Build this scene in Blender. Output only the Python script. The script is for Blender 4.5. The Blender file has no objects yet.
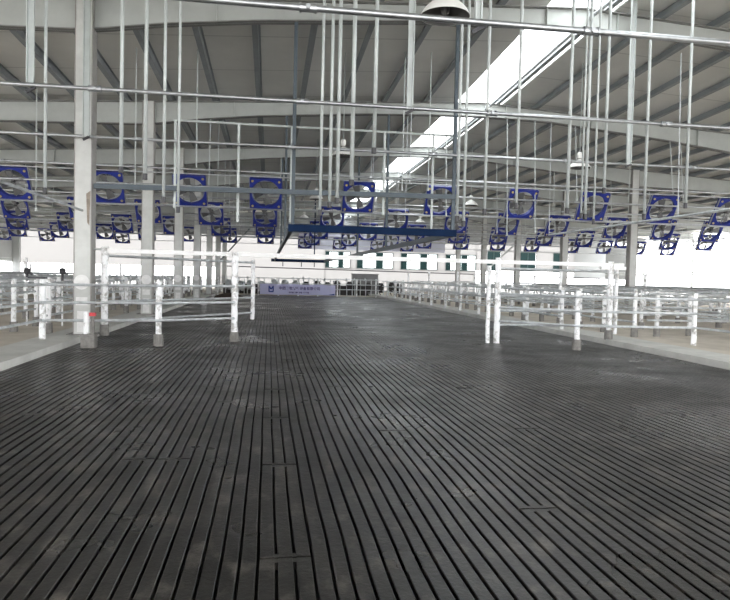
import bpy, bmesh, math, random
from mathutils import Vector, Matrix, noise
random.seed(7)
sc = bpy.context.scene
C = sc.collection
R = math.radians

# ------------------------------------------------------------------ camera
CAM_Z, FPX = 1.4, 650.0
YAW, PITCH, ROLL = R(8.443), R(2.010), R(1.3)
fw = Vector((math.sin(YAW)*math.cos(PITCH), math.cos(YAW)*math.cos(PITCH), -math.sin(PITCH)))
rt = Vector((math.cos(YAW), -math.sin(YAW), 0)); up = rt.cross(fw)
rt2 = rt*math.cos(ROLL) + up*math.sin(ROLL); up2 = up*math.cos(ROLL) - rt*math.sin(ROLL)
cam = bpy.data.cameras.new('camera'); co = bpy.data.objects.new('camera', cam); C.objects.link(co)
co.matrix_world = Matrix(((rt2.x, up2.x, -fw.x, 0), (rt2.y, up2.y, -fw.y, 0), (rt2.z, up2.z, -fw.z, CAM_Z), (0, 0, 0, 1)))
cam.sensor_width = 36; cam.lens = 36*FPX/730; cam.clip_end = 500
sc.camera = co
def at(px, py, Y):                     # point on the plane at depth Y seen at a pixel
    d = rt2*((px-365)/FPX) + up2*((300-py)/FPX) + fw
    d = d*(Y/d.y); return d.x, d.z+CAM_Z

# ------------------------------------------------------------------ daylight
w = bpy.data.worlds.new('world'); sc.world = w; w.use_nodes = True
nt = w.node_tree; bg = nt.nodes['Background']
bg.inputs[0].default_value = (0.985, 0.985, 1.0, 1); bg.inputs[1].default_value = 3.0
sc.view_settings.view_transform = 'Standard'; sc.view_settings.look = 'None'
sc.view_settings.exposure = 1.05; sc.view_settings.gamma = 1; sc.view_settings.use_curve_mapping = False

# ------------------------------------------------------------------ materials
def mat(name, col, rough=.6, metal=0., var=0., scale=4., col2=None, bump=0., thr=None, coords='Object', spec=None):
    m = bpy.data.materials.new(name); m.use_nodes = True; n = m.node_tree
    b = n.nodes['Principled BSDF']; b.inputs['Roughness'].default_value = rough; b.inputs['Metallic'].default_value = metal
    if spec is not None: b.inputs['Specular IOR Level'].default_value = spec
    c1 = (*col, 1)
    if col2 is None: col2 = tuple(max(0, c*(1-var)) for c in col)
    tc = n.nodes.new('ShaderNodeTexCoord'); nz = n.nodes.new('ShaderNodeTexNoise')
    nz.inputs['Scale'].default_value = scale; nz.inputs['Detail'].default_value = 5; nz.inputs['Roughness'].default_value = .65
    n.links.new(tc.outputs[coords], nz.inputs['Vector'])
    rp = n.nodes.new('ShaderNodeValToRGB'); lo, hi = thr or (.35, .65)
    rp.color_ramp.elements[0].position = lo; rp.color_ramp.elements[1].position = hi
    rp.color_ramp.elements[0].color = (*col2, 1); rp.color_ramp.elements[1].color = c1
    n.links.new(nz.outputs['Fac'], rp.inputs['Fac']); n.links.new(rp.outputs['Color'], b.inputs['Base Color'])
    if bump:
        bp = n.nodes.new('ShaderNodeBump'); bp.inputs['Strength'].default_value = bump; bp.inputs['Distance'].default_value = .02
        n.links.new(nz.outputs['Fac'], bp.inputs['Height']); n.links.new(bp.outputs['Normal'], b.inputs['Normal'])
    return m
M = {}
M['galv'] = mat('galvanised_steel', (.50, .52, .54), .34, .85, .25, 9)
M['rail'] = mat('galvanised_rail', (.66, .69, .71), .45, .45, .3, 7)
M['drop'] = mat('pale_painted_steel', (.58, .62, .61), .45, .2, .12, 5)
M['white'] = mat('limewashed_steel', (.93, .94, .95), .7, 0, 0, 6, (.40, .39, .37), thr=(.36, .50), bump=.3)
M['beamwhite'] = mat('white_square_tube', (.95, .95, .94), .6, 0, .12, 3)
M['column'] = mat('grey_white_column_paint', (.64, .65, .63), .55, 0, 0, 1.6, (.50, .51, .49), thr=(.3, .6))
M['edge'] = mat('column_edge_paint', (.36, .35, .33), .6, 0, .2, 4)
M['rafter'] = mat('rafter_paint', (.50, .525, .505), .5, 0, .14, 1.3)
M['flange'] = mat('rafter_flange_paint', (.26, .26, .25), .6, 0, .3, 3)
M['purlin'] = mat('purlin_steel', (.31, .335, .35), .5, .2, .2, 2)
M['blue'] = mat('blue_paint', (.022, .04, .30), .45, 0, .3, 3)
M['gateblue'] = mat('navy_gate_paint', (.008, .024, .07), .85, 0, .3, 2, spec=.15)
M['greyblue'] = mat('blue_grey_paint', (.085, .11, .13), .5, .1, .2, 3)
M['blade'] = mat('fan_blade_metal', (.20, .20, .20), .5, .3, .2, 3)
M['dark'] = mat('dark_steel', (.06, .06, .065), .5, .3, .3, 6)
M['bolt'] = mat('ochre_washer', (.62, .50, .20), .5, 0, .3, 9)
M['foot'] = mat('concrete_foot', (.26, .25, .235), .9, 0, .35, 12, bump=.5)
M['plaster'] = mat('white_plaster', (.86, .86, .85), .8, 0, .15, 8)
M['red'] = mat('red_plastic', (.60, .05, .06), .5)
M['rust'] = mat('rust_stain', (.40, .34, .28), .8, 0, .4, 10)
M['lampwhite'] = mat('white_lamp_enamel', (.85, .85, .82), .4, 0, .05)
M['dome_shade'] = mat('painted_dome_shade', (.16, .16, .155), .5, .5)  # shade inside the lamp domes, put into the colour as dark metal
M['wall'] = mat('white_wall_paint', (.84, .83, .80), .8, 0, .06, .7)
M['wallgrey'] = mat('grey_wall_panel', (.42, .44, .45), .7, 0, .1, 1)
M['darkwall'] = mat('dull_grey_wall', (.13, .135, .13), .8, 0, .15, 1)
M['lavender'] = mat('pale_lavender_panel', (.62, .64, .76), .7, 0, .05, 1)
M['pen'] = mat('beige_pen_concrete', (.62, .565, .49), .85, 0, 0, 1.1, (.44, .40, .335), thr=(.3, .7), bump=.2)
M['curb'] = mat('grey_curb_concrete', (.60, .60, .57), .85, 0, .2, 1.8, bump=.2)
M['ground'] = mat('pale_yard_concrete', (.62, .61, .58), .9, 0, .12, .3)
M['pit'] = mat('black_slurry', (.006, .006, .006), .8)
M['banner'] = mat('lavender_banner_cloth', (.60, .60, .84), .7, 0, .08, 2)
M['ink'] = mat('banner_ink', (.03, .06, .30), .6)
M['ink2'] = mat('banner_purple_ink', (.10, .07, .24), .6)
M['teal'] = mat('teal_window_frame', (.12, .18, .18), .5, 0, .2, 3)
M['cowdark'] = mat('dark_parlour_steel', (.045, .04, .04), .55, .2, .4, 5)
M['straw'] = mat('brown_feed_heap', (.10, .075, .055), .95, 0, .4, 20, bump=.8)

def ceiling_mat():
    m = mat('grey_insulated_ceiling', (.80, .80, .77), .75, 0, .10, .5)
    n = m.node_tree; b = n.nodes['Principled BSDF']; src = b.inputs['Base Color'].links[0].from_socket
    tc = n.nodes.new('ShaderNodeTexCoord'); sp = n.nodes.new('ShaderNodeSeparateXYZ'); n.links.new(tc.outputs['Object'], sp.inputs[0])
    a = n.nodes.new('ShaderNodeMath'); a.operation = 'PINGPONG'; a.inputs[1].default_value = 1.0; n.links.new(sp.outputs['Y'], a.inputs[0])
    g = n.nodes.new('ShaderNodeMath'); g.operation = 'LESS_THAN'; g.inputs[1].default_value = .022; n.links.new(a.outputs[0], g.inputs[0])
    mx = n.nodes.new('ShaderNodeMix'); mx.data_type = 'RGBA'; n.links.new(g.outputs[0], mx.inputs['Factor'])
    n.links.new(src, mx.inputs['A']); mx.inputs['B'].default_value = (.58, .58, .56, 1); n.links.new(mx.outputs['Result'], b.inputs['Base Color'])
    return m
M['ceiling'] = ceiling_mat()
def mat_rubber():
    m = bpy.data.materials.new('dusty_black_rubber'); m.use_nodes = True; n = m.node_tree; b = n.nodes['Principled BSDF']
    tc = n.nodes.new('ShaderNodeTexCoord'); L = n.links.new
    def nz(s, d=6, sx=1, sy=1):
        mp = n.nodes.new('ShaderNodeMapping'); mp.inputs['Scale'].default_value = (sx, sy, 1); L(tc.outputs['Object'], mp.inputs[0])
        t = n.nodes.new('ShaderNodeTexNoise'); t.inputs['Scale'].default_value = s; t.inputs['Detail'].default_value = d; t.inputs['Roughness'].default_value = .68
        L(mp.outputs[0], t.inputs['Vector']); return t.outputs['Fac']
    def ramp(f, a, ca, b_, cb):
        r = n.nodes.new('ShaderNodeValToRGB'); e = r.color_ramp.elements
        e[0].position = a; e[1].position = b_; e[0].color = (*ca, 1); e[1].color = (*cb, 1); L(f, r.inputs[0]); return r.outputs[0]
    big = ramp(nz(.9, 6), .33, (.002, .002, .002), .66, (.024, .022, .020))
    spk = ramp(nz(5, 12, 1, .6), .52, (0, 0, 0), .72, (.105, .094, .083))
    add = n.nodes.new('ShaderNodeMix'); add.data_type = 'RGBA'; add.blend_type = 'ADD'; add.inputs['Factor'].default_value = 1
    L(big, add.inputs['A']); L(spk, add.inputs['B']); L(add.outputs['Result'], b.inputs['Base Color'])
    L(ramp(nz(.6, 4), .35, (.24,)*3, .65, (.44,)*3), b.inputs['Roughness'])
    bp = n.nodes.new('ShaderNodeBump'); bp.inputs['Strength'].default_value = .35; bp.inputs['Distance'].default_value = .01
    L(nz(22, 5), bp.inputs['Height']); L(bp.outputs[0], b.inputs['Normal'])
    return m
M['rubber'] = mat_rubber()
def mat_trans(name, col, mixf):
    m = bpy.data.materials.new(name); m.use_nodes = True; n = m.node_tree; n.nodes.clear()
    o = n.nodes.new('ShaderNodeOutputMaterial'); t = n.nodes.new('ShaderNodeBsdfTranslucent'); p = n.nodes.new('ShaderNodeBsdfTransparent')
    t.inputs[0].default_value = (*col, 1); p.inputs[0].default_value = (*col, 1); x = n.nodes.new('ShaderNodeMixShader'); x.inputs[0].default_value = mixf
    n.links.new(t.outputs[0], x.inputs[1]); n.links.new(p.outputs[0], x.inputs[2]); n.links.new(x.outputs[0], o.inputs[0]); return m
M['skylight'] = mat_trans('translucent_roof_sheet', (.95, .97, .97), .6)
M['glass'] = mat_trans('pale_window_glass', (.80, .84, .83), .9)
M['tealglass'] = mat_trans('teal_window_glass', (.11, .15, .15), .5)
M['sheet'] = mat_trans('white_translucent_wall_sheet', (.44, .435, .43), .0)
M['curtain'] = mat_trans('white_sheet', (.95, .95, .93), .1)

# ------------------------------------------------------------------ mesh helpers
class MB:
    def __init__(s): s.v = []; s.f = []
    def quadbox(s, pts):                              # 8 points: bottom ring 0-3, top ring 4-7
        o = len(s.v); s.v += [tuple(p) for p in pts]
        s.f += [tuple(o+i for i in q) for q in ((0,3,2,1),(4,5,6,7),(0,1,5,4),(1,2,6,5),(2,3,7,6),(3,0,4,7))]
    def box(s, x0, x1, y0, y1, z0, z1):
        s.quadbox([(x0,y0,z0),(x1,y0,z0),(x1,y1,z0),(x0,y1,z0),(x0,y0,z1),(x1,y0,z1),(x1,y1,z1),(x0,y1,z1)])
    def frame(s, a, b):
        a = Vector(a); b = Vector(b); d = (b-a).normalized()
        u = d.cross(Vector((0,0,1)));
        if u.length < .01: u = Vector((1,0,0))
        u.normalize(); return a, b, u, u.cross(d).normalized()
    def bar(s, a, b, w, h=None):
        h = h or w; a, b, u, v = s.frame(a, b); P = []
        for c in (a, b):
            P += [c-u*w/2-v*h/2, c+u*w/2-v*h/2, c+u*w/2+v*h/2, c-u*w/2+v*h/2]
        s.quadbox(P)
    def tube(s, pts, r, n=8, cap=True):
        pts = [Vector(p) for p in pts]; rs = r if isinstance(r, (list, tuple)) else [r]*len(pts); o = len(s.v)
        for i, p in enumerate(pts):
            d = (pts[min(i+1, len(pts)-1)]-pts[max(i-1, 0)]).normalized()
            u = d.cross(Vector((0,0,1))) if abs(d.z) < .8 else Vector((0,-1,0)).cross(d)
            u.normalize(); v = u.cross(d)
            for k in range(n):
                a = 2*math.pi*k/n; s.v.append(tuple(p+(u*math.cos(a)+v*math.sin(a))*rs[i]))
        for i in range(len(pts)-1):
            for k in range(n):
                k2 = (k+1) % n; s.f.append((o+i*n+k, o+i*n+k2, o+(i+1)*n+k2, o+(i+1)*n+k))
        if cap:
            s.f.append(tuple(o+k for k in reversed(range(n)))); e = o+(len(pts)-1)*n; s.f.append(tuple(e+k for k in range(n)))
    def lathe(s, prof, c=(0,0,0), n=20, axis='z'):
        o = len(s.v)
        for (r, z) in prof:
            for k in range(n):
                a = 2*math.pi*k/n; p = (r*math.cos(a), r*math.sin(a), z)
                if axis == 'y': p = (p[0], p[2], p[1])
                s.v.append((p[0]+c[0], p[1]+c[1], p[2]+c[2]))
        for i in range(len(prof)-1):
            for k in range(n):
                k2 = (k+1) % n; s.f.append((o+i*n+k, o+i*n+k2, o+(i+1)*n+k2, o+(i+1)*n+k))
    def build(s, name, m, parent=None, smooth=False, loc=None):
        me = bpy.data.meshes.new(name); me.from_pydata(s.v, [], s.f); me.validate(); me.update()
        bm = bmesh.new(); bm.from_mesh(me); bmesh.ops.recalc_face_normals(bm, faces=bm.faces); bm.to_mesh(me); bm.free()
        me.materials.append(M[m])
        if smooth:
            for p in me.polygons: p.use_smooth = len(p.vertices) < 6
        o = bpy.data.objects.new(name, me); C.objects.link(o)
        if parent: o.parent = parent
        if loc: o.location = loc
        return o
def tag(o, label, cat, group=None, kind=None):
    o['label'] = label; o['category'] = cat
    if group: o['group'] = group
    if kind: o['kind'] = kind
    return o
def thing(name, label, cat, loc=(0,0,0), rz=0, group=None):
    o = bpy.data.objects.new(name, None); C.objects.link(o); o.location = loc; o.rotation_euler.z = rz; o.empty_display_size = .1
    return tag(o, label, cat, group)
def struct(o): o['kind'] = 'structure'; return o
def copy_tree(o, parent=None):
    c = o.copy(); C.objects.link(c); c.parent = parent
    for ch in list(o.children): copy_tree(ch, c)
    return c
ORD = ['nearest', 'second', 'third', 'fourth', 'fifth', 'sixth', 'seventh', 'eighth', 'ninth', 'tenth', 'eleventh', 'twelfth', 'thirteenth', 'fourteenth',
       'fifteenth', 'sixteenth', 'seventeenth', 'eighteenth', 'nineteenth', 'twentieth', 'twenty-first', 'twenty-second', 'twenty-third', 'twenty-fourth',
       'twenty-fifth', 'twenty-sixth', 'twenty-seventh', 'twenty-eighth', 'twenty-ninth', 'thirtieth', 'thirty-first', 'thirty-second', 'thirty-third', 'thirty-fourth', 'thirty-fifth', 'thirty-sixth', 'thirty-seventh', 'thirty-eighth', 'thirty-ninth', 'fortieth']
def left_ord(i): return 'leftmost' if i == 0 else ORD[i]+' from the left'

# ------------------------------------------------------------------ the place: main numbers
XR = 5.9                                  # ridge
XL, XE = -19.5, 29.5                      # eaves
Y0, Y1 = -9.0, 54.0
CURB_L, CURB_R, PENZ = -3.62, 7.62, .10
def ztop(x): return 6.42-.057*abs(x-XR)    # top of rafters
def zoff(y):
    P = [(-20, .24), (12, .24), (18, 0), (24, -.08), (60, -.12)]
    for (a, za), (b, zb) in zip(P, P[1:]):
        if a <= y <= b: return za+(zb-za)*(y-a)/(b-a)
    return 0
def zceil(x, y=18): return ztop(x)+.16+zoff(y)
COLX = (-3.2, 14.2)

# ------------------------------------------------------------------ floor: slatted rubber mats, real slots
def build_slats():
    mb = MB(); P = .0875; G = .0165; n = int(round((CURB_R-CURB_L)/P)); YA, YB = .6, 45.6
    def dx(x, y): return .016*noise.noise(Vector((x*.9, y*.55, 3.1)))+.007*noise.noise(Vector((x*2.7, y*1.3, 9)))
    def dz(x, y): return .0035*noise.noise(Vector((x*1.3, y*1.1, 5)))
    joints = {}
    for pnl in range(n//3+2):
        joints[pnl] = []
        ph = random.uniform(0, 1.6)
        if pnl == 14: ph = -.1
        y = .1+ph
        while y < YB:
            if pnl == 14 and y < 10: joints[pnl].append(y)
            elif random.random() < (.16 if y < 18 else .05): joints[pnl].append(y)
            y += 1.6
    for i in range(n):
        xa = CURB_L+i*P+G/2; xb = CURB_L+(i+1)*P-G/2; J = joints[(i+1)//3]
        if i % 3 == 0: pass
        cuts = sorted([YA]+J+[YB]); 
        for a, b in zip(cuts, cuts[1:]):
            a2 = a+(.009 if a in J else 0); b2 = b-(.009 if b in J else 0)
            if b2 <= a2: continue
            ns = max(1, int((b2-a2)/.45)); o = len(mb.v)
            for k in range(ns+1):
                y = a2+(b2-a2)*k/ns
                for x, z in ((xa, -.045), (xa, -.003), (xa+.004, 0), (xb-.004, 0), (xb, -.003), (xb, -.045)):
                    mb.v.append((x+dx(x, y), y, z+dz((xa+xb)/2, y)))
            for k in range(ns):
                for q in range(5):
                    mb.f.append((o+k*6+q, o+k*6+q+1, o+(k+1)*6+q+1, o+(k+1)*6+q))
            mb.f.append(tuple(o+q for q in range(6))); mb.f.append(tuple(o+ns*6+q for q in range(6)))
        if (i+1) % 3 != 2:                       # the slots stop short of each joint
            for y in J:
                for s in (-1, 1):
                    y0, y1 = sorted((y+s*.009, y+s*.05)); xx = dx(xb, y)
                    mb.box(xb+xx-.004, xb+G+xx+.004, y0, y1, -.04, -.001)
    o = mb.build('floor', 'rubber'); struct(o)
    m = MB(); m.box(CURB_L, CURB_R, Y0, YB, -.20, -.045); struct(m.build('floor_slurry_channel', 'pit'))
    m = MB(); m.box(CURB_L, CURB_R, YB, 62.6, -.2, 0); m.box(CURB_L, CURB_R, Y0, .6, -.05, 0); struct(m.build('floor_concrete', 'pen'))
build_slats()
m = MB(); m.box(XL*1.15-.2, CURB_L-.75, Y0, 62.6, -.3, PENZ); struct(m.build('floor_left_pen', 'pen'))
m = MB(); m.box(CURB_R+.85, XE*1.15+.2, Y0, 62.6, -.3, PENZ); struct(m.build('floor_right_pen', 'pen'))
m = MB(); m.box(CURB_L-.75, CURB_L, Y0, 62.0, -.3, PENZ+.015); struct(m.build('trim_1', 'curb'))
m = MB(); m.box(CURB_R, CURB_R+.85, Y0, 62.0, -.3, PENZ+.015); struct(m.build('trim_2', 'curb'))
m = MB(); m.box(-120, 140, -60, 200, -.5, -.31); struct(m.build('ground', 'ground'))

OVER_START = set(C.objects)
S_UP = 1.15
def scale_up(objs):                    # everything overhead is really 1.15 times as large and as far
    for o in objs:
        if o.parent is None:
            o.location = Vector((o.location.x*S_UP, o.location.y*S_UP, o.location.z*S_UP+CAM_Z*(1-S_UP))); o.scale = (S_UP,)*3

# ------------------------------------------------------------------ roof
SKY0, SKY1 = 5.28, 6.66
YSEG = [(Y0, 12), (12, 18), (18, 24), (24, Y1)]
for nm, a, b in (('ceiling', XL-.6, SKY0), ('ceiling_right', SKY1, XE+.6)):
    m = MB(); za, zb = zceil(a), zceil(b)
    for ya, yb in YSEG:
        p, q = zoff(ya), zoff(yb); m.quadbox([(a,ya,za+p),(b,ya,zb+p),(b,yb,zb+q),(a,yb,za+q),(a,ya,za+p+.1),(b,ya,zb+p+.1),(b,yb,zb+q+.1),(a,yb,za+q+.1)])
    struct(m.build(nm, 'ceiling'))
m = MB(); zs = zceil(SKY0)+.02
for ya, yb in YSEG:
    p, q = zs+zoff(ya), zs+zoff(yb); m.quadbox([(SKY0,ya,p),(SKY1,ya,p),(SKY1,yb,q),(SKY0,yb,q),(SKY0,ya,p+.01),(SKY1,ya,p+.01),(SKY1,yb,q+.01),(SKY0,yb,q+.01)])
struct(m.build('window_1', 'skylight'))
# purlins
px_ = sorted([-.34+1.15*k for k in range(-16, 5)] + [6.38+1.15*k for k in range(0, 20)])
nl = len([x for x in px_ if x < XR]); 
for i, x in enumerate(px_):
    m = MB(); z = ztop(x)
    for ya, yb in YSEG:
        for u, v, c, d in ((-.03, .035, .002, .158), (-.08, -.03, .002, .012), (.035, .08, .148, .158)):
            p, q = z+zoff(ya), z+zoff(yb)
            m.quadbox([(x+u,ya,p+c),(x+v,ya,p+c),(x+v,yb,q+c),(x+u,yb,q+c),(x+u,ya,p+d),(x+v,ya,p+d),(x+v,yb,q+d),(x+u,yb,q+d)])
    o = m.build('roof_purlin', 'purlin')
    if x < XR: k = nl-1-i; lab = ('first' if k == 0 else ORD[k])+' dark roof purlin left of the bright skylight strip'
    else: k = i-nl; lab = ('first' if k == 0 else ORD[k])+' dark roof purlin counting right from the bright skylight strip'
    tag(o, lab, 'roof purlin', 'roof purlins running lengthwise')
m = MB(); m.tube([(6.02, y, 6.24+zoff(y)) for y in (Y0, 12, 18, 24, Y1)], .035)
for y in range(0, 54, 6): m.box(6.0, 6.04, y-.02, y+.02, 6.24+zoff(y), ztop(6.0)+zoff(y)+.002)
tag(m.build('ridge_pipe', 'rail'), 'long grey pipe running lengthwise just under the bright skylight', 'pipe')

def zbot(x):
    P = [(-19.5, 4.62), (-12, 4.92), (-7.5, 5.16), (-5, 5.24), (-3.25, 5.30), (-2.8, 5.36), (-1.9, 5.50), (-.3, 5.68), (2.6, 5.90), (4.4, 5.98), (5.9, 6.02),
         (7.9, 5.98), (9.5, 5.84), (11.7, 5.64), (13.7, 5.40), (14.2, 5.30), (16, 5.26), (18.4, 5.18), (23, 4.95), (29.5, 4.62)]
    for (a, za), (b, zb) in zip(P, P[1:]):
        if a <= x <= b: return za+(zb-za)*(x-a)/(b-a)
    return P[-1][1]
XS = sorted(set([-19.5, -16, -12, -9.5, -7.5, -5, -3.43, -3.07, -2.8, -1.9, -.3, 1, 2.6, 4.4, 5.9, 7.9, 9.5, 11.7, 13.7, 14.02, 14.38, 16, 18.4, 21, 23, 26, 29.5]))
def rafter_parts(par):
    web = MB(); fl = MB(); st = MB()
    for a, b in zip(XS, XS[1:]):
        web.quadbox([(a,-.012,zbot(a)),(b,-.012,zbot(b)),(b,.012,zbot(b)),(a,.012,zbot(a)),(a,-.012,ztop(a)),(b,-.012,ztop(b)),(b,.012,ztop(b)),(a,.012,ztop(a))])
        for za, zb, s in ((zbot(a), zbot(b), 1), (ztop(a), ztop(b), -1)):
            z = sorted((0, s*.018))
            fl.quadbox([(a,-.1,za+z[0]),(b,-.1,zb+z[0]),(b,.1,zb+z[0]),(a,.1,za+z[0]),(a,-.1,za+z[1]),(b,-.1,zb+z[1]),(b,.1,zb+z[1]),(a,.1,za+z[1])])
    for x in (-12, -7.4, -1.0, 2.6, 5.15, 6.6, 9.2, 12.6, 18.4, 23):
        st = MB(); st.box(x-.006, x+.006, -.095, .095, zbot(x)+.015, ztop(x)-.015); st.build('stiffener', 'rafter', par)
    web.build('rafter_web', 'rafter', par); fl.build('flange', 'flange', par)
RY = [0, 6, 12, 18, 24, 30, 36, 42, 48]
proto = None
for i, y in enumerate(RY):
    lab = 'pale grey tapered steel rafter spanning the barn, ' + {0: 'above and behind the camera', 6: 'above the nearest cross pipe'}.get(y, ORD[(y-12)//6]+' one in view')
    if not proto:
        proto = thing('steel_rafter', lab, 'rafter', (0, y, zoff(y)), 0, 'roof rafters'); rafter_parts(proto); continue
    r = copy_tree(proto); r.location = (0, y, zoff(y)); r['label'] = lab
# fly brace at some rafters
# columns
def column(x, y, lab, decor=False):
    t = thing('steel_column', lab, 'column', (x, y, .283), 0, 'steel columns'); h = ztop(x)+zoff(y)-.29
    m = MB(); m.box(-.13, .13, -.135, -.119, 0, h); m.box(-.13, .13, .119, .135, 0, h); m.build('column_web', 'column', t)
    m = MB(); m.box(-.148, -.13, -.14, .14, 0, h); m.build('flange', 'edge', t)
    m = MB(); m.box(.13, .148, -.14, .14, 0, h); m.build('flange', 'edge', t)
    m = MB(); m.box(-.24, .24, -.2, .2, 0, .02); m.build('base_plate', 'foot', t)
    return t
for s, x in (('left', COLX[0]), ('right', COLX[1])):
    ys = [y for y in RY if y >= 12 and (s == 'left' or y >= 24)]
    for i, y in enumerate(ys):
        c = column(x, y, f'tall steel column in the {s} row, ' + ('nearest to the camera' if i == 0 else f'{ORD[i]} from the camera'))
        if s == 'left' and i < 4:
            m = MB(); m.tube([(-.01, -.134, .92), (-.01, -.142, .92)], .13, 24); m.build('plaster_patch', 'plaster', c)['label'] = 'round white plaster patch'
            m = MB(); m.box(-.10, .09, -.143, -.134, .52, .66); m.build('plaster_patch', 'plaster', c)['label'] = 'square white plaster patch'
            m = MB(); m.box(-.08, .08, -.143, -.134, .05, .42); m.build('plaster_patch', 'plaster', c)
        if s == 'left' and i == 0:
            m = MB(); m.quadbox([(.075,-.139,1.95),(.11,-.139,1.9),(.11,-.134,1.9),(.075,-.134,1.95),(.055,-.139,2.45),(.125,-.139,2.5),(.125,-.134,2.5),(.055,-.134,2.45)]); m.build('rust_stain', 'rust', c)

# ------------------------------------------------------------------ end wall and sides
def wall(nm, rects, y0, y1, m_): 
    m = MB()
    for x0, x1, z0, z1 in rects: m.box(x0, x1, y0, y1, z0, z1)
    return struct(m.build(nm, m_))
WB, WT = 2.12, 3.5
wins = [(4.6, 6.7), (7.25, 10.35), (11.0, 14.2), (14.9, 17.6)]
rects = [(XL, -4, 1.95, 4.62), (-4, 4.6, 0, 4.62), (4.6, 17.6, 0, WB), (4.6, 17.6, WT, 4.62)]
for (a, b), (c, d) in zip(wins, wins[1:]): rects.append((b, c, WB, WT))
wall('wall_back', rects, Y1, Y1+.05, 'sheet')
m = MB()
for a, b in ((XL, XR), (XR, XE)):
    za, zb = zceil(a, Y1), zceil(b, Y1); m.quadbox([(a,Y1,4.62),(b,Y1,4.62),(b,Y1+.1,4.62),(a,Y1+.1,4.62),(a,Y1,za),(b,Y1,zb),(b,Y1+.1,zb),(a,Y1+.1,za)])
struct(m.build('wall_back_gable', 'wallgrey'))
wall('wall_back_right', [(17.6, 26.6, 3.9, 4.62), (17.6, 18.6, 2.2, 3.9), (19.8, 21.6, 2.2, 3.9), (23, 24.6, 2.2, 3.9), (26, 26.6, 2.2, 3.9)], Y1, Y1+.05, 'sheet')
wall('wall_back_corner', [(26.6, 29.5, 1.7, 4.62)], Y1, Y1+.2, 'wallgrey')
wall('wall_back_wing', [(29.5, 32.4, 1.7, 4.7)], Y1, Y1+.2, 'darkwall')
wall('wall_left', [(XL-.15, XL, 2.1, 5.05)], 20, Y1, 'wallgrey') if False else None
m = MB(); m.box(XL-.15, XL, 20, Y1, 2.0, 5.0); struct(m.build('wall_left', 'wallgrey'))
m = MB(); m.box(XL, XL+.5, Y1-.7, Y1-.3, PENZ, 5.0); struct(m.build('wall_left_pier', 'wallgrey'))
m = MB(); m.box(2.4, 14.8, Y1-.06, Y1-.001, 3.62, 4.9); struct(m.build('wall_back_fascia', 'lavender'))
wi = 2
for a, b in wins:
    m = MB(); t = .06
    for r in ((a, b, WB, WB+t), (a, b, WT-t, WT), (a, a+t, WB, WT), (b-t, b, WB, WT)): m.box(r[0], r[1], Y1+.02, Y1+.12, r[2], r[3])
    nb = 4
    for k in range(1, nb): x = a+(b-a)*k/nb; m.box(x-.03, x+.03, Y1+.03, Y1+.1, WB, WT)
    fr = struct(m.build(f'window_{wi}', 'teal')); wi += 1
    m = MB(); m.box(a+t, b-t, Y1+.06, Y1+.07, WB+t, WT-t); g = m.build('pane', 'glass', fr)
    m = MB(); q = (b-a)/4; x = a+q*2.1; m.box(x, x+q*.8, Y1+.10, Y1+.11, WB+t, WT-t)
    m.box(a+.05, a+q*.7, Y1+.10, Y1+.11, WB+t, WT-t); m.build('sliding_sash', 'tealglass', fr)
for a, b in ((18.6, 19.8), (21.6, 23), (24.6, 26)):
    m = MB(); m.box(a, b, Y1+.05, Y1+.12, 2.2, 2.28); m.box(a, b, Y1+.05, Y1+.12, 3.82, 3.9); m.box((a+b)/2-.03, (a+b)/2+.03, Y1+.05, Y1+.12, 2.2, 3.9)
    fr = struct(m.build(f'window_{wi}', 'teal')); wi += 1
    m = MB(); m.box(a, b, Y1+.08, Y1+.09, 2.28, 3.82); m.build('pane', 'tealglass', fr)
m = MB(); m.tube([(-3.4, Y1-.1, 2.05), (29, Y1-.1, 1.75)], .04); tag(m.build('wall_conduit', 'dark'), 'thin dark conduit running along the far white wall', 'pipe')
for x, s in ((XE, 'right'), (XL, 'left')):
    m = MB(); 
    for z in (2.1, 2.25): m.tube([(x, 4, z), (x, Y1, z)], .03)
    for y in range(6, 54, 6): m.tube([(x, y, PENZ), (x, y, zbot(x))], .06)
    tag(m.build('eave_posts_rail', 'drop'), f'pipe rail with posts along the open {s} side of the barn', 'rail')

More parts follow.
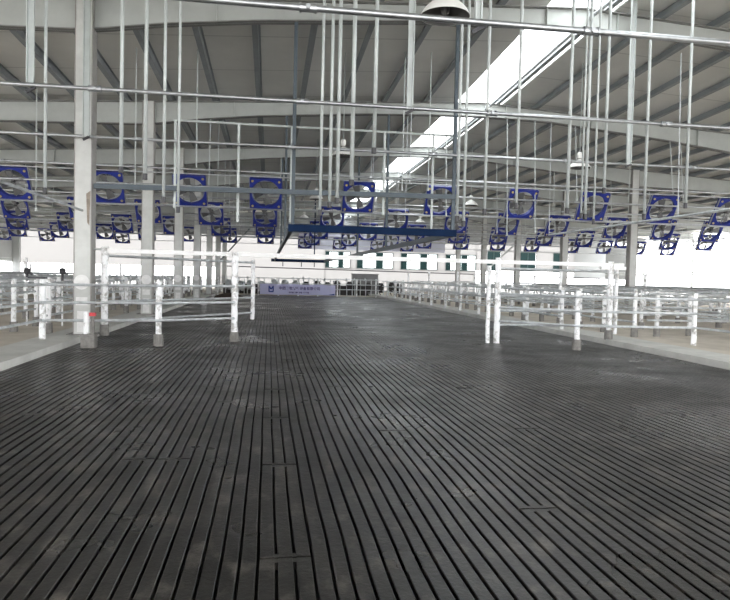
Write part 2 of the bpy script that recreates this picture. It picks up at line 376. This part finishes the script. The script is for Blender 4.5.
# ------------------------------------------------------------------ cross pipes
PZS = [3.725, 3.71, 3.69, 3.68, 3.70]+[3.75]*8; PY = [3*k-.25 for k in range(2, 15)]
for i, y in enumerate(PY):
    PZ = PZS[i]
    half = 11 if y < 10 else 17
    xa, xb = max(-17.5, 1-half-(y*.5 if y > 10 else 0)), min(27.5, 3+half+(y*.5 if y > 10 else 0))
    t = thing('cross_pipe', ('topmost and ' if i == 0 else '')+('nearest' if i == 0 else ORD[i])+' galvanised pipe crossing the barn below the rafters', 'pipe', (0, y, PZ), 0, 'galvanised cross pipes')
    m = MB(); m.tube([(xa, 0, 0), (xb, 0, 0)], .027 if i else .029, 12); m.build('pipe', 'galv', t, True)
    x = xa+.6+(i*.77) % 1.5
    x0 = {0: at(308, 9, y)[0], 1: at(95, 89, y)[0], 2: at(137, 137, y)[0]}.get(i)
    if x0 is not None: x = x0-2.62*math.floor((x0-xa)/2.62)
    while x < xb:
        m = MB(); m.tube([(x-.06, 0, 0), (x+.06, 0, 0)], .037, 12); m.tube([(x, -.05, 0), (x, .0, 0)], .022, 8)
        m.tube([(x-.075, 0, 0), (x-.055, 0, 0)], .043, 12); m.tube([(x+.055, 0, 0), (x+.075, 0, 0)], .043, 12)
        m.build('coupling', 'galv', t, False); x += 2.62
    # hanger rods to the rafter or roof, part of the pipe run
    for x in [v for v in (-14.5, -9.3, -1.62, 12.1, 17.9, 22.7) if xa < v < xb and i > 2]:
        m = MB(); dy = .25 if i % 2 == 0 else 0; zt = (zbot(x)+zoff(y+.25) if i % 2 == 0 else zceil(x, y)-.004)-PZ
        m.tube([(x, 0, 0), (x, dy, zt)], .014, 6); m.build('hanger_rod', 'drop', t)

# ------------------------------------------------------------------ fans
def fan_proto():
    t = thing('circulation_fan', '', 'fan')
    S = .425; n = 48; r0 = .38; y0, y1 = -.06, .06
    m = MB()
    def sq(a):
        c, s = math.cos(a), math.sin(a); k = S/max(abs(c), abs(s)); return c*k, s*k
    for k in range(n):
        a = 2*math.pi*k/n+math.pi/4; x, z = sq(a); m.v += [(r0*math.cos(a), y0, r0*math.sin(a)), (x, y0, z), (x, y1, z), (r0*math.cos(a), y1, r0*math.sin(a))]
    for k in range(n):
        a = k*4; b = ((k+1) % n)*4
        for q in range(4): m.f.append((a+q, a+(q+1) % 4, b+(q+1) % 4, b+q))
    f = m.build('fan_frame', 'blue', t)
    for sx in (-1, 1):
        for sz in (-1, 1):
            b = MB(); b.tube([(sx*.355, -.075, sz*.355), (sx*.355, -.06, sz*.355)], .033, 12); b.tube([(sx*.355, -.09, sz*.355), (sx*.355, -.07, sz*.355)], .014, 6); b.build('corner_bolt', 'bolt', t)
    for k in range(4):
        a = .25+k*math.pi/2; m = MB(); pts = []
        for (r, wdt) in ((.05, .05), (.16, .085), (.26, .11), (.34, .12)):
            for sgn in (-1, 1):
                aa = a+sgn*wdt/r*.8 if r > .1 else a+sgn*.5
                pts.append((r*math.cos(aa), sgn*.035, r*math.sin(aa)))
        o = 0; m.v = pts+[(p[0], p[1]+.006, p[2]) for p in pts]
        for q in range(3):
            m.f.append((2*q, 2*q+1, 2*q+3, 2*q+2)); m.f.append((8+2*q, 8+2*q+2, 8+2*q+3, 8+2*q+1))
            m.f.append((2*q, 2*q+2, 8+2*q+2, 8+2*q)); m.f.append((2*q+1, 8+2*q+1, 8+2*q+3, 2*q+3))
        m.f += [(0, 8, 9, 1), (6, 7, 15, 14)]
        m.build('blade', 'blade', t)
    m = MB(); m.tube([(0, -.05, 0), (0, .05, 0)], .05, 14); m.tube([(0, .05, 0), (0, .2, 0)], .075, 14); m.build('motor', 'blade', t)
    m = MB(); m.bar((-.40, .05, .0), (.40, .05, .0), .02, .035); m.bar((0, .055, -.40), (0, .055, .40), .02, .03); m.build('motor_strut', 'galv', t)
    for sx in (-1, 1):
        m = MB(); m.bar((sx*.44, -.03, -.43), (sx*.44, -.03, .47), .025, .03); m.build('hanger', 'galv', t)
    return t
XF = [-13.0, -10.82, -8.62, -6.43, -4.22, -2.1, -.16, 2.25, 4.58, 6.88, 8.92, 10.95, 13.2, 15.28, 17.45, 19.65, 21.75, 23.75]
rows = [(17.75, [v*1.021 for v in (-6.42, -4.16, -2.08, -.12, 2.36, 4.65, 7.0, 9.14, 11.29, 13.41)]),
        (23.75, [v*1.007 for v in (-8.6, -6.44, -4.23, -2.08, -.18, 2.24, 4.63, 6.93, 8.94, 10.95, 13.35, 15.38, 17.47)]),
        (29.75, [-10.78, -8.67, -6.42, -4.25, -2.17, -.19, 2.23, 4.51, 6.79, 8.82, 10.85, 13.16, 15.22, 17.32, 19.73, 21.75]),
        (35.75, [-12.93, -10.85, -8.59, -6.46, -4.28, -2.2, -.22, 2.3, 4.37, 6.74, 8.64, 10.81, 13.01, 15.07, 17.53, 19.54, 21.65, 23.65]),
        (41.75, [-15.87, -13.4, -9.0, 2.25, 4.5, 6.95, 8.95])]
fp = fan_proto(); first = True
rn = ['nearest row', 'second row back', 'third row back', 'fourth row back', 'farthest row']
for ri, (y, xs) in enumerate(rows):
    for i, x in enumerate(xs):
        f = fp if first else copy_tree(fp); first = False
        f.location = (x, y+.222, (3.62, 3.56, 3.52, 3.50, 3.55)[ri]); f.rotation_euler = (R(30+random.uniform(-2, 2)), 0, R(random.uniform(-2, 2)))
        f['label'] = f'square blue framed fan, {left_ord(i)} in the {rn[ri]} of fans'; f['group'] = 'blue ceiling fans, '+rn[ri]

# thin pipes that carry the fans' upper and lower edges
for ri, (y, xs) in enumerate(rows[:4]):
    for k, (dz, dy) in enumerate(((.44, -.06), (-.43, .42))):
        z = (3.62, 3.56, 3.52, 3.50)[ri]+dz*.9; yy = y+dy
        t = thing('fan_support_pipe', f'thin pipe along the {"top" if k == 0 else "bottom"} edges of the fans in the {rn[ri]}', 'pipe', (0, yy, z), 0, 'fan support pipes')
        m = MB(); m.tube([(xs[0]-1.2, 0, 0), (xs[-1]+1.2, 0, 0)], .016, 8); m.build('pipe', 'rail', t, True)
        for x in ((xs[0]-1, xs[len(xs)//2]-.95, xs[-1]+1)):
            m = MB(); m.tube([(x, 0, 0), (x, 0, zceil(x, yy)-.004-z)], .011, 6); m.build('hanger_rod', 'rail', t)

# ------------------------------------------------------------------ hanging drop pipes
# (pixel column at its lower end, lower end height in the photo, depth, width m, kind)
drops = [(29.5, 89, 9, .09, 'c'), (45, 190, 9, .042, 't'), (85.5, 138, 11.85, .105, 'c'), (121, 169, 9, .05, 't'), (145, 176, 9, .05, 't'), (163.5, 199, 9, .042, 't'),
 (178, 209, 9, .036, 't'), (320, 212, 9, .040, 't'), (329.5, 204, 9, .045, 't'), (337, 200, 9, .052, 't'), (351.5, 182, 9, .058, 't'), (374, 150, 9, .055, 't'), (410, 108, 8.95, .085, 'c'),
 (457, 218, 9, .042, 't'), (463.5, 223, 9, .042, 't'), (478.5, 40, 6, .065, 'c'), (484.5, 211, 9, .045, 't'), (516, 205, 9, .045, 't'), (567, 210, 9, .05, 't'), (581, 215, 9, .030, 't'),
 (585, 216, 9, .045, 't'), (593.5, 221, 9, .030, 't'), (604, 190, 9, .045, 't'), (629, 168, 11.85, .10, 'c'), (644, 216, 9, .042, 't'), (685.5, 205, 9, .042, 't')]
for i, (px, py, y, wd, k) in enumerate(drops):
    yy = y+.05 if k == 't' else y-.25; x, z = at(px, py, yy); xb = x
    if k == 'c' : z = PZS[PY.index(min(PY, key=lambda q: abs(q-yy)))]-.02
    zt = zceil(x, yy)-.004
    kind = {'c': 'wide pale steel channel', 't': 'slim pale steel drop pipe'}[k]
    t = thing('hanging_channel' if k == 'c' else 'drop_pipe', f'{kind}, {left_ord(i)} of the tall hangers', 'hanging pipe', (x, yy, z), 0, 'tall hangers dropping from the roof')
    m = MB()
    if k == 'c':
        sh = wd*.5
        m.box(-sh, sh, .035, .045, 0, zt-z); m.box(-sh, -sh+.012, -.0, .035, 0, zt-z); m.box(sh-.012, sh, 0, .035, 0, zt-z); m.build('channel', 'drop', t)
        m = MB(); m.box(-sh*.7, sh*.7, -.045, .035, -.03, .02) if False else m.bar((-.05, .04, -.06), (.06, .02, .0), .03, .035); m.build('clamp', 'dark', t)
    else:
        m.tube([(0, 0, 0), (0, 0, zt-z)], wd/2, 10); m.build('pipe', 'drop', t, True)
        m = MB(); m.tube([(0, 0, -.05), (0, 0, .03)], wd/2+.008, 10); m.build('end_fitting', 'dark', t)
# thinner hangers farther in, from the rafters: (px, y top, y bottom, depth)
thin = [(36, 100, 210, 17.7), (135, 128, 190, 15), (402, 128, 190, 15), (428, 110, 190, 15), (446, 150, 215, 18),
        (507, 112, 235, 18), (535, 116, 232, 18), (555, 178, 235, 24), (577, 128, 200, 18), (612, 170, 240, 24), (673, 140, 193, 18), (714, 155, 198, 24), (95, 160, 215, 17.7), (280, 168, 225, 24), (497, 170, 232, 24), (651, 170, 236, 24)]
for i, (px, a, b, y) in enumerate(thin):
    x, z = at(px, b, y-.3); zt = (zbot(x)+zoff(y) if y in (12, 18, 24) else zceil(x, y-.3)-.004)
    dy = .25 if y in (12, 18, 24) else 0
    m = MB(); m.tube([(0, 0, 0), (0, dy, zt-z)], .013 if y < 16 else .016, 6)
    m.tube([(0, 0, -.02), (0, 0, .05)], .026, 8)
    tag(m.build('hanger_rod', 'drop', loc=(x, y-.3, z)), f'thin steel hanger rod, {left_ord(sorted(t_[0] for t_ in thin).index(px))} of the thin rods', 'hanger rod', 'thin hanger rods')

# upper sub-frame between nearest column and the blue post
y = 12.15; x0, z0 = at(173, 120, y); x1, z1 = at(455, 136, y)
t = thing('sprinkler_frame', 'thin pale pipe frame hanging right of the nearest left column', 'pipe frame', (x0, y, z0))
m = MB(); m.tube([(0, 0, 0), (x1-x0, 0, z1-z0)], .022, 8); m.build('top_pipe', 'drop', t)
for px, b in ((174.5, 208), (237.5, 222), (290.5, 222), (383, 215), (431, 236)):
    x, z = at(px, b, y); m = MB(); m.tube([(x-x0, 0, 0), (x-x0, 0, z-z0)], .024, 8); m.build('upright', 'drop', t)
# grey steel beam from column to blue post
m = MB(); xa, za = at(94, 186, 11.8); xb, zb = at(456, 197, 11.8); m.bar((xa, 11.8, za), (xb, 11.8, zb), .06, .085)
tag(m.build('steel_beam', 'greyblue'), 'flat blue grey beam running from nearest left column to the blue post', 'beam')

# ------------------------------------------------------------------ blue crowd gate frame hung from the rafters
t = thing('crowd_gate', 'blue crowd gate frame hanging over the middle of the yard', 'gate', (.38, 12, 2.27))
m = MB(); m.bar((-.05, 0, 0), (3.12, 0, 0), .09, .13); m.build('front_beam', 'gateblue', t)
m = MB(); m.bar((-.28, 23.5, -.06), (2.65, 23.5, -.06), .10, .16); m.build('rear_beam', 'gateblue', t)
for x in (0, 2.7):
    m = MB(); m.bar((x+(.35 if x else 0), .05, -.02), (x-.1, 23.45, -.06), .07, .10); m.build('track', 'greyblue', t)
for k, yy in enumerate((0, 6, 12)):
    for x in (.03, 3.05 if k == 0 else 2.85):
        m = MB(); m.box(x-.032, x+.032, yy-.03, yy+.03, 0 if k == 0 else -.0, zbot(.4+x)+zoff(12+yy)-2.27); m.build('hanger_post', 'greyblue', t)
m = MB(); m.box(1.62, 1.67, 17.6, 17.65, -.05, 2.9); m.build('hanger_post', 'gateblue', t)
for x in (.6, 1.6, 2.3):
    m = MB(); m.bar((x-.25, 23.5, -.15), (x-.25, 23.5, -.38), .05, .05); m.build('bracket', 'dark', t)

# ------------------------------------------------------------------ highbay lamps
def lamp_proto():
    t = thing('highbay_lamp', '', 'lamp')
    m = MB(); prof = [(.03, .20), (.07, .175), (.11, .15), (.17, .11), (.225, .055), (.255, 0), (.266, -.012), (.257, -.014)]
    m.lathe(prof, n=28); m.build('reflector', 'lampwhite', t, True)
    m = MB(); m.lathe([(.255, -.013), (.215, .045), (.16, .095), (.0, .13)], n=28); m.build('shaded_dome_inside', 'dome_shade', t, True)  # inner face of the dome, its shade painted in
    m = MB(); m.lathe([(.0, .36), (.05, .355), (.062, .33), (.062, .24), (.035, .215), (.0, .215)], n=16); m.build('lamp_housing', 'lampwhite', t, True)
    m = MB(); m.lathe([(0, .12), (.035, .10), (.05, .06), (.04, .02), (0, 0)], n=14); m.build('bulb', 'blade', t, True)  # bulb coloured dark as well, to keep the painted shade in the dome
    return t
lp = lamp_proto(); first = True
for yi, y in enumerate((6.7, 14.8, 23.3, 31.5)):
    for xi, x in enumerate((1.62, 7.33)):
        if y == 6.7 and xi == 1: continue
        l = lp if first else copy_tree(lp); first = False
        l.location = (x if y != 6.7 else at(445, 14, 6.7)[0], y, 4.15)
        m = MB(); h = zceil(x, y)-.004-4.15; m.tube([(0, 0, .35), (0, 0, h)], .012, 6); m.build('suspension_rod', 'drop', l)
        l['label'] = f'white dome lamp hanging in the {"left" if xi == 0 else "right"} lamp row, {ORD[yi]} to the camera' if yi else 'big white dome lamp at the top centre, nearest to the camera'
        l['group'] = 'dome lamps'

scale_up([o for o in C.objects if o not in OVER_START])

# ------------------------------------------------------------------ yard gate portal and fences
def post(mb, x, y, z0, z1, r=.05, n=10):
    pts = []; k = max(3, int((z1-z0)/.18)); rs = []
    for i in range(k+1):
        z = z0+(z1-z0)*i/k; pts.append((x+random.uniform(-.006, .006), y, z)); rs.append(r*random.uniform(.93, 1.1))
    mb.tube(pts, rs, n)
def foot(x, y, z0, h, par, s=.095):
    m = MB(); m.tube([(x, y, z0), (x, y, z0+h*.55), (x, y, z0+h)], [s, s*.98, s*.93], 10); m.build('concrete_foot', 'foot', par)
def fposts(t, lst, **k):
    for (x, y, z0, z1, ft) in lst:
        m = MB(); post(m, x, y, z0+(.02 if ft else 0), z1, **k); p = m.build('post', 'white', t)
        if ft: foot(x, y, z0, ft, p)
def frails(t, paths, r=.026, mm='rail'):
    for p in paths:
        m = MB(); m.tube(p, r, 8); m.build('rail', mm, t)
t = thing('yard_gateway', 'white painted gateway with one long top tube spanning the dark yard', 'gateway')
m = MB(); m.bar((-3.35, 13.85, 1.82), (8.0, 13.85, 1.80), .09, .085); m.build('top_tube', 'beamwhite', t)
m = MB(); m.tube([(-3.35, 13.85, 1.84), (-3.62, 13.80, 1.85)], .018, 8); m.build('stay', 'drop', t)
fposts(t, [(-3.30, 13.85, PENZ, 1.90, .22), (-.70, 13.78, 0, 1.86, .20), (5.03, 13.85, 0, 1.90, 0), (7.70, 13.85, PENZ, 1.88, .22)], r=.066)
fposts(t, [(4.83, 13.87, 0, 1.72, 0)], r=.045)
m = MB(); m.box(7.45, 8.05, 13.80, 13.90, 1.70, 1.77); m.build('cap_plate', 'beamwhite', t)
t = thing('low_fence', 'low three rail fence with white posts left of the yard opening', 'fence')
fposts(t, [(-4.15, 12.8, PENZ, 1.24, 0), (-2.06, 12.78, 0, 1.24, .23)], r=.058)
frails(t, [[(-4.15, 12.74, z), (-2.06, 12.72, z+.02), (-.7, 13.7, z+.02)] for z in (1.13, .80, .47)]+[[(-4.15, 12.74, z), (-4.2, 3, z)] for z in (1.13, .80, .47)])
m = MB(); m.box(-4.38, -4.08, 12.7, 12.85, 1.235, 1.27); m.build('post_cap', 'dark', t)
t = thing('low_fence', 'low three rail fence with white posts right of the yard opening', 'fence')
fposts(t, [(6.30, 12.58, 0, 1.22, .22), (9.03, 12.72, PENZ, 1.22, 0)], r=.052)
frails(t, [[(5.05, 13.75, z), (6.3, 12.52, z), (9.03, 12.66, z-.02), (9.1, 4, z-.02)] for z in (1.10, .80, .50)])
t = thing('swing_gate', 'galvanised swing gate standing open behind the left gateway posts', 'gate')
fposts(t, [(-.42, 17.7, .2, 1.80, 0)], r=.052)
frails(t, [[(-3.28, 13.95, z), (-.42, 17.7, z)] for z in (1.72, 1.10, .78, .38)], .028)
t = thing('swing_gate', 'galvanised swing gate hanging closed behind the right gateway posts', 'gate')
fposts(t, [(8.02, 14.15, .2, 1.72, 0)], r=.045)
frails(t, [[(5.08, 13.95, z), (8.02, 14.15, z)] for z in (1.66, 1.05, .72, .40)], .028)
# post stub with red band beside nearest column
t = thing('bollard', 'short post with a red band in a concrete block beside the nearest column', 'post', (-3.22, 12.45, 0))
m = MB(); m.box(-.13, .11, -.12, .10, 0, .25); m.build('concrete_block', 'foot', t)
m = MB(); m.tube([(-.06, 0, .25), (-.06, 0, .66)], .05, 10); m.build('post', 'white', t)
m = MB(); m.box(0, .10, -.05, .05, .58, .64); m.build('red_band', 'red', t)
m = MB(); m.tube([(.05, 0, .25), (.05, 0, .58)], .03, 8); m.build('inner_pipe', 'foot', t)

def row(X, ya, yb, step, label, ft=.2, zt=1.2, rails=(1.13, .8, .47), loops=0, zr=.026, name='stall_row', jit=0.05, r=.05, tallstep=0):
    t = thing(name, label, 'stall row' if name == 'stall_row' else 'fence', (X, ya, PENZ)); y = 0; i = 0
    L = yb-ya
    while y <= L+.01 and i < 95:
        h = zt-PENZ+(random.uniform(0, .06)); xx = random.uniform(-jit, jit)
        if tallstep and i % tallstep == tallstep-1: h += .5
        m = MB(); post(m, xx, y, .02 if ft else 0, h, r, 8); p = m.build('post', 'white', t)
        if ft: foot(xx, y, 0, ft*random.uniform(.85, 1.2), p, .085)
        if loops:
            s = loops
            m = MB(); m.tube([(xx, y, .98), (xx+s*.9, y, 1.0), (xx+s*1.25, y, .92), (xx+s*1.38, y, .72), (xx+s*1.25, y, .50), (xx+s*.85, y, .42), (xx, y, .40)], .028, 6)
            m.build('divider_loop', 'rail' if i % 3 else 'white', t)
        y += step; i += 1
    for z in rails:
        m = MB(); m.tube([(-.05, -.1, z-PENZ), (-.05, L+.1, z-PENZ)], zr, 8); m.build('rail', 'rail', t)
    return t
# right side
row(7.86, 16.6, 44.4, 2.37, 'white post fence along the right curb of the dark yard', 0, name='curb_fence', r=.055)
row(8.75, 14.6, 45.5, 1.35, 'row of white stall posts with concrete feet just right of the curb fence', .22, loops=0, tallstep=4)
row(10.6, 13.0, 46, 2.1, 'second long row of stall posts right of the yard', .2, loops=1, rails=(1.2, 1.05, .6))
row(13.6, 14.0, 47, 2.0, 'third long row of stall posts right of the yard near the right columns', .2, loops=-1, rails=(1.24, 1.15, .55), tallstep=5)
row(17.0, 15.0, 48, 2.0, 'fourth long row of stall posts right of the yard', .2, loops=1, rails=(1.24, 1.1, .5))
row(21.0, 17.0, 49, 2.2, 'fifth long row of stall posts right of the yard', .2, loops=-1, rails=(1.22, 1.1, .5))
row(26.0, 20.0, 50, 2.4, 'outermost row of stall posts near the open right side', .2, loops=0, rails=(1.22, 1.1, .5))
# left side
row(-4.42, 14.1, 46, 2.35, 'white post fence with grey feet along the left curb behind the columns', .24, name='curb_fence', r=.055)
row(-5.25, 7.2, 46, 1.45, 'row of stall posts just left of the left curb fence', .2, loops=0, rails=(1.2, .9, .5))
row(-6.3, 9.4, 47, 2.2, 'second long row of stall posts left of the yard', .22, loops=-1, rails=(1.2, 1.05, .6), tallstep=5)
row(-9.3, 12.0, 48, 2.0, 'third long row of stall posts left of the yard', .2, loops=1, rails=(1.24, 1.15, .55))
row(-12.6, 15.0, 49, 2.0, 'fourth long row of stall posts left of the yard', .2, loops=-1, rails=(1.24, 1.1, .5), tallstep=4)
row(-16.4, 20.0, 50, 2.2, 'outermost row of stall posts near the open left side', .2, loops=1, rails=(1.22, 1.1, .5))
# cross rails in pens
for i, (xa, xb, y) in enumerate(((7.95, 20, 20.2), (7.95, 24, 27.3), (7.95, 27, 36), (-5.3, -12, 21), (-4.5, -17, 30), (9.2, 15, 14.8))):
    t = thing('pen_divider', ['low pen divider crossing the right pens, nearest', 'low pen divider crossing the right pens, middle', 'low pen divider crossing the right pens, farthest',
              'low pen divider crossing the left pens, nearer', 'low pen divider crossing the left pens, farther', 'short pen divider just behind the right swing gate'][i], 'fence', (0, y, PENZ))
    x = xa; k = 0; s = 1 if xb > xa else -1
    while (xb-x)*s > 0:
        m = MB(); post(m, x+.3*s, 0, .02, 1.12, .05, 8); p = m.build('post', 'white', t); foot(x+.3*s, 0, 0, .2, p, .085); x += 2.4*s
    frails(t, [[(xa, -.06, z), (xb, -.06, z)] for z in (1.05, .72, .40)])
# dark valves on the pen rails
for px, l in ((27, 'leftmost'), (62.5, 'right one')):
    X, Z = at(px, 272, 16); m = MB(); m.lathe([(0, .10), (.05, .09), (.08, .04), (.07, -.02), (.03, -.06), (.03, -.2)], n=10); m.bar((0, 0, 0), (.12, 0, -.05), .05)
    t = thing('water_valve', '', 'valve', (X, 16, Z)); m.build('valve_body', 'dark', t)
    m = MB(); m.tube([(0, 0, -.04), (0, 0, PENZ-Z+.0)], .02, 6); m.build('stand_pipe', 'white', t)
    tag(t, f'small dark valve on a thin pipe above the left pens, {l} of the two', 'valve', 'dark valves above the left pens')
# water pipes lengthwise at the curbs
m = MB(); m.tube([(-3.2, 1.5, 2.47), (-3.2, 11.82, 2.44)], .022, 8); m.tube([(-3.2, 7.8, 2.47), (-3.2, 7.8, 6.05)], .015, 6)
tag(m.build('water_pipe', 'rail'), 'thin grey pipe running back to the nearest left column', 'pipe')
m = MB(); m.tube([(8.0, 1.5, 2.74), (8.0, 17.9, 2.74)], .028, 8)
for y in (6, 12, 18): m.tube([(8.0, y-.1, 2.74), (8.0, y, zbot(8.0))], .012, 6)
tag(m.build('water_pipe', 'rail'), 'grey pipe running lengthwise above the right curb', 'pipe')
for (p1, p2, cx, mt, lab) in (((253, 225), (227, 253), -3.04, 'greyblue', 'grey diagonal brace high beside the far left columns'), ((531, 230), (498, 260), 14.36, 'drop', 'pale diagonal brace beside the far right columns')):
    (Xa, Za), (Xb, Zb) = at(*p1, 42), at(*p2, 42); k = (Za-Zb)/(Xa-Xb); zl = Zb+(cx-Xb)*k; xt = cx
    while zl+(xt-cx)*k < zbot(xt)+zoff(42): xt += .02
    m = MB(); m.bar((cx, 42, zl), (xt, 42, zl+(xt-cx)*k), .08); tag(m.build('diagonal_brace', mt), lab, 'brace')

scale_up([o for o in C.objects if o.name.startswith(('water_pipe', 'diagonal_brace'))])

# ------------------------------------------------------------------ far end: fence, banner, parlour
t = thing('end_fence', 'white post and rail fence closing the far end of the yard', 'fence', (0, 44.8, 0))
x = -3.4
while x < 7.7:
    m = MB(); post(m, x, 0, 0, 1.25, .05, 8); m.build('post', 'white', t); x += 1.35
frails(t, [[(-3.5, -.05, z), (7.7, -.05, z)] for z in (1.2, .85, .5)])
t = thing('banner', 'pale lavender banner with dark blue writing tied to the far fence', 'banner', (-.6, 44.70, .08))
m = MB(); n = 30
for k in range(n+1):
    x = 5.16*k/n
    for z in (0, .72): 
        m.v += [(x, .02*math.sin(k*.9), z+.012*math.sin(k*.6)), (x, .02*math.sin(k*.9)+.006, z+.012*math.sin(k*.6))]
for k in range(n):
    a = 4*k; b = a+4; m.f += [(a, b, b+2, a+2), (a+1, a+3, b+3, b+1), (a, a+1, b+1, b), (a+2, b+2, b+3, a+3)]
m.f += [(0, 2, 3, 1), (4*n, 4*n+1, 4*n+3, 4*n+2)]; m.build('banner_cloth', 'banner', t)
def text(s, x, z, size, m_, par, nm):
    c = bpy.data.curves.new(nm, 'FONT'); c.body = s; c.size = size; c.extrude = .002; c.offset = .006
    o = bpy.data.objects.new(nm, c); C.objects.link(o); o.parent = par; o.location = (x, -.035, z); o.rotation_euler = (R(90), 0, 0); c.materials.append(M[m_])
    bpy.context.view_layer.update(); me = bpy.data.meshes.new_from_object(o.evaluated_get(bpy.context.evaluated_depsgraph_get()))
    o2 = bpy.data.objects.new(nm, me); C.objects.link(o2); o2.parent = par; o2.location = o.location; o2.rotation_euler = o.rotation_euler; bpy.data.objects.remove(o)
    return o2
text('中国畜牧养殖设备有限公司', 1.28, .36, .235, 'ink2', t, 'banner_writing')
text('中国畜牧养殖设备有限公司', 1.95, .12, .115, 'ink2', t, 'small_banner_writing')
m = MB(); 
m.box(.58, .66, -.032, -.026, .20, .60); m.box(.86, .94, -.032, -.026, .20, .60); m.bar((.62, -.029, .56), (.76, -.029, .36), .006, .09); m.bar((.90, -.029, .56), (.76, -.029, .36), .006, .09); m.box(.60, .92, -.032, -.026, .16, .24)
m.build('emblem', 'ink', t)
m = MB(); m.quadbox([(4.1,-.03,.01),(5.1,-.03,.01),(5.1,-.026,.01),(4.1,-.026,.01),(4.7,-.03,.05),(5.1,-.03,.13),(5.1,-.026,.13),(4.7,-.026,.05)]); m.build('corner_wave', 'ink', t)
# parlour: milking places behind the fence
for i in range(17):
    x = -3.0+i*.78+random.uniform(-.1, .1); y = 47.4+random.uniform(-.2, .2); h = random.uniform(1.0, 1.3)
    dark = x > 2.2
    t = thing('milking_stall', f'{"dark" if dark else "grey"} milking stall behind the far fence, {left_ord(i)}', 'milking stall', (x, y, 0), 0, 'milking stalls at the far end')
    m = MB(); m.tube([(0, 0, 0), (0, 0, h), (0, .5, h+.05), (0, .9, h-.1)], .035, 6); m.tube([(.4, 0, 0), (.4, 0, h)], .035, 6); m.build('stall_frame', 'drop' if not dark or i % 3 == 0 else 'rail', t)
    m = MB(); z = random.uniform(.2, .4); m.tube([(.2, .1, z), (.2, .1, z+.15), (.2, .1, z+.55), (.2, .1, z+.72)], [.14, .24, .26, .12], 10)
    m.build('milk_jar', 'cowdark' if dark else 'rail', t)
    m = MB(); m.tube([(.2, 0, z+.2), (.1, -.1, z-.05), (.2, -.12, .05)], .03, 6); m.build('hose', 'cowdark', t)
m = MB(); m.box(-3.3, 7.4, 48.6, 48.8, 0, .72) ; tag(m.build('parlour_kerb_wall', 'cowdark'), 'low dark wall behind the milking stalls', 'low wall')
m = MB(); m.box(6.35, 8.35, 49.6, 50.2, 0, 1.62); m.box(6.3, 8.4, 49.55, 50.25, 1.60, 1.66)
for k in range(1, 4): m.box(6.35+.5*k-.015, 6.35+.5*k+.015, 49.57, 49.6, .1, 1.55)
tag(m.build('dark_cabinet', 'blade'), 'dark grey cabinet standing behind the far end fence', 'cabinet')
m = MB()
m.lathe([(0.9, 0), (.8, .12), (.5, .25), (.2, .33), (0, .34)], n=18); o = m.build('feed_heap', 'straw', loc=(-2.3, 39, 0)); o.scale = (1, .9, .9)
tag(o, 'low dark heap on the yard floor beside the far left columns', 'heap')
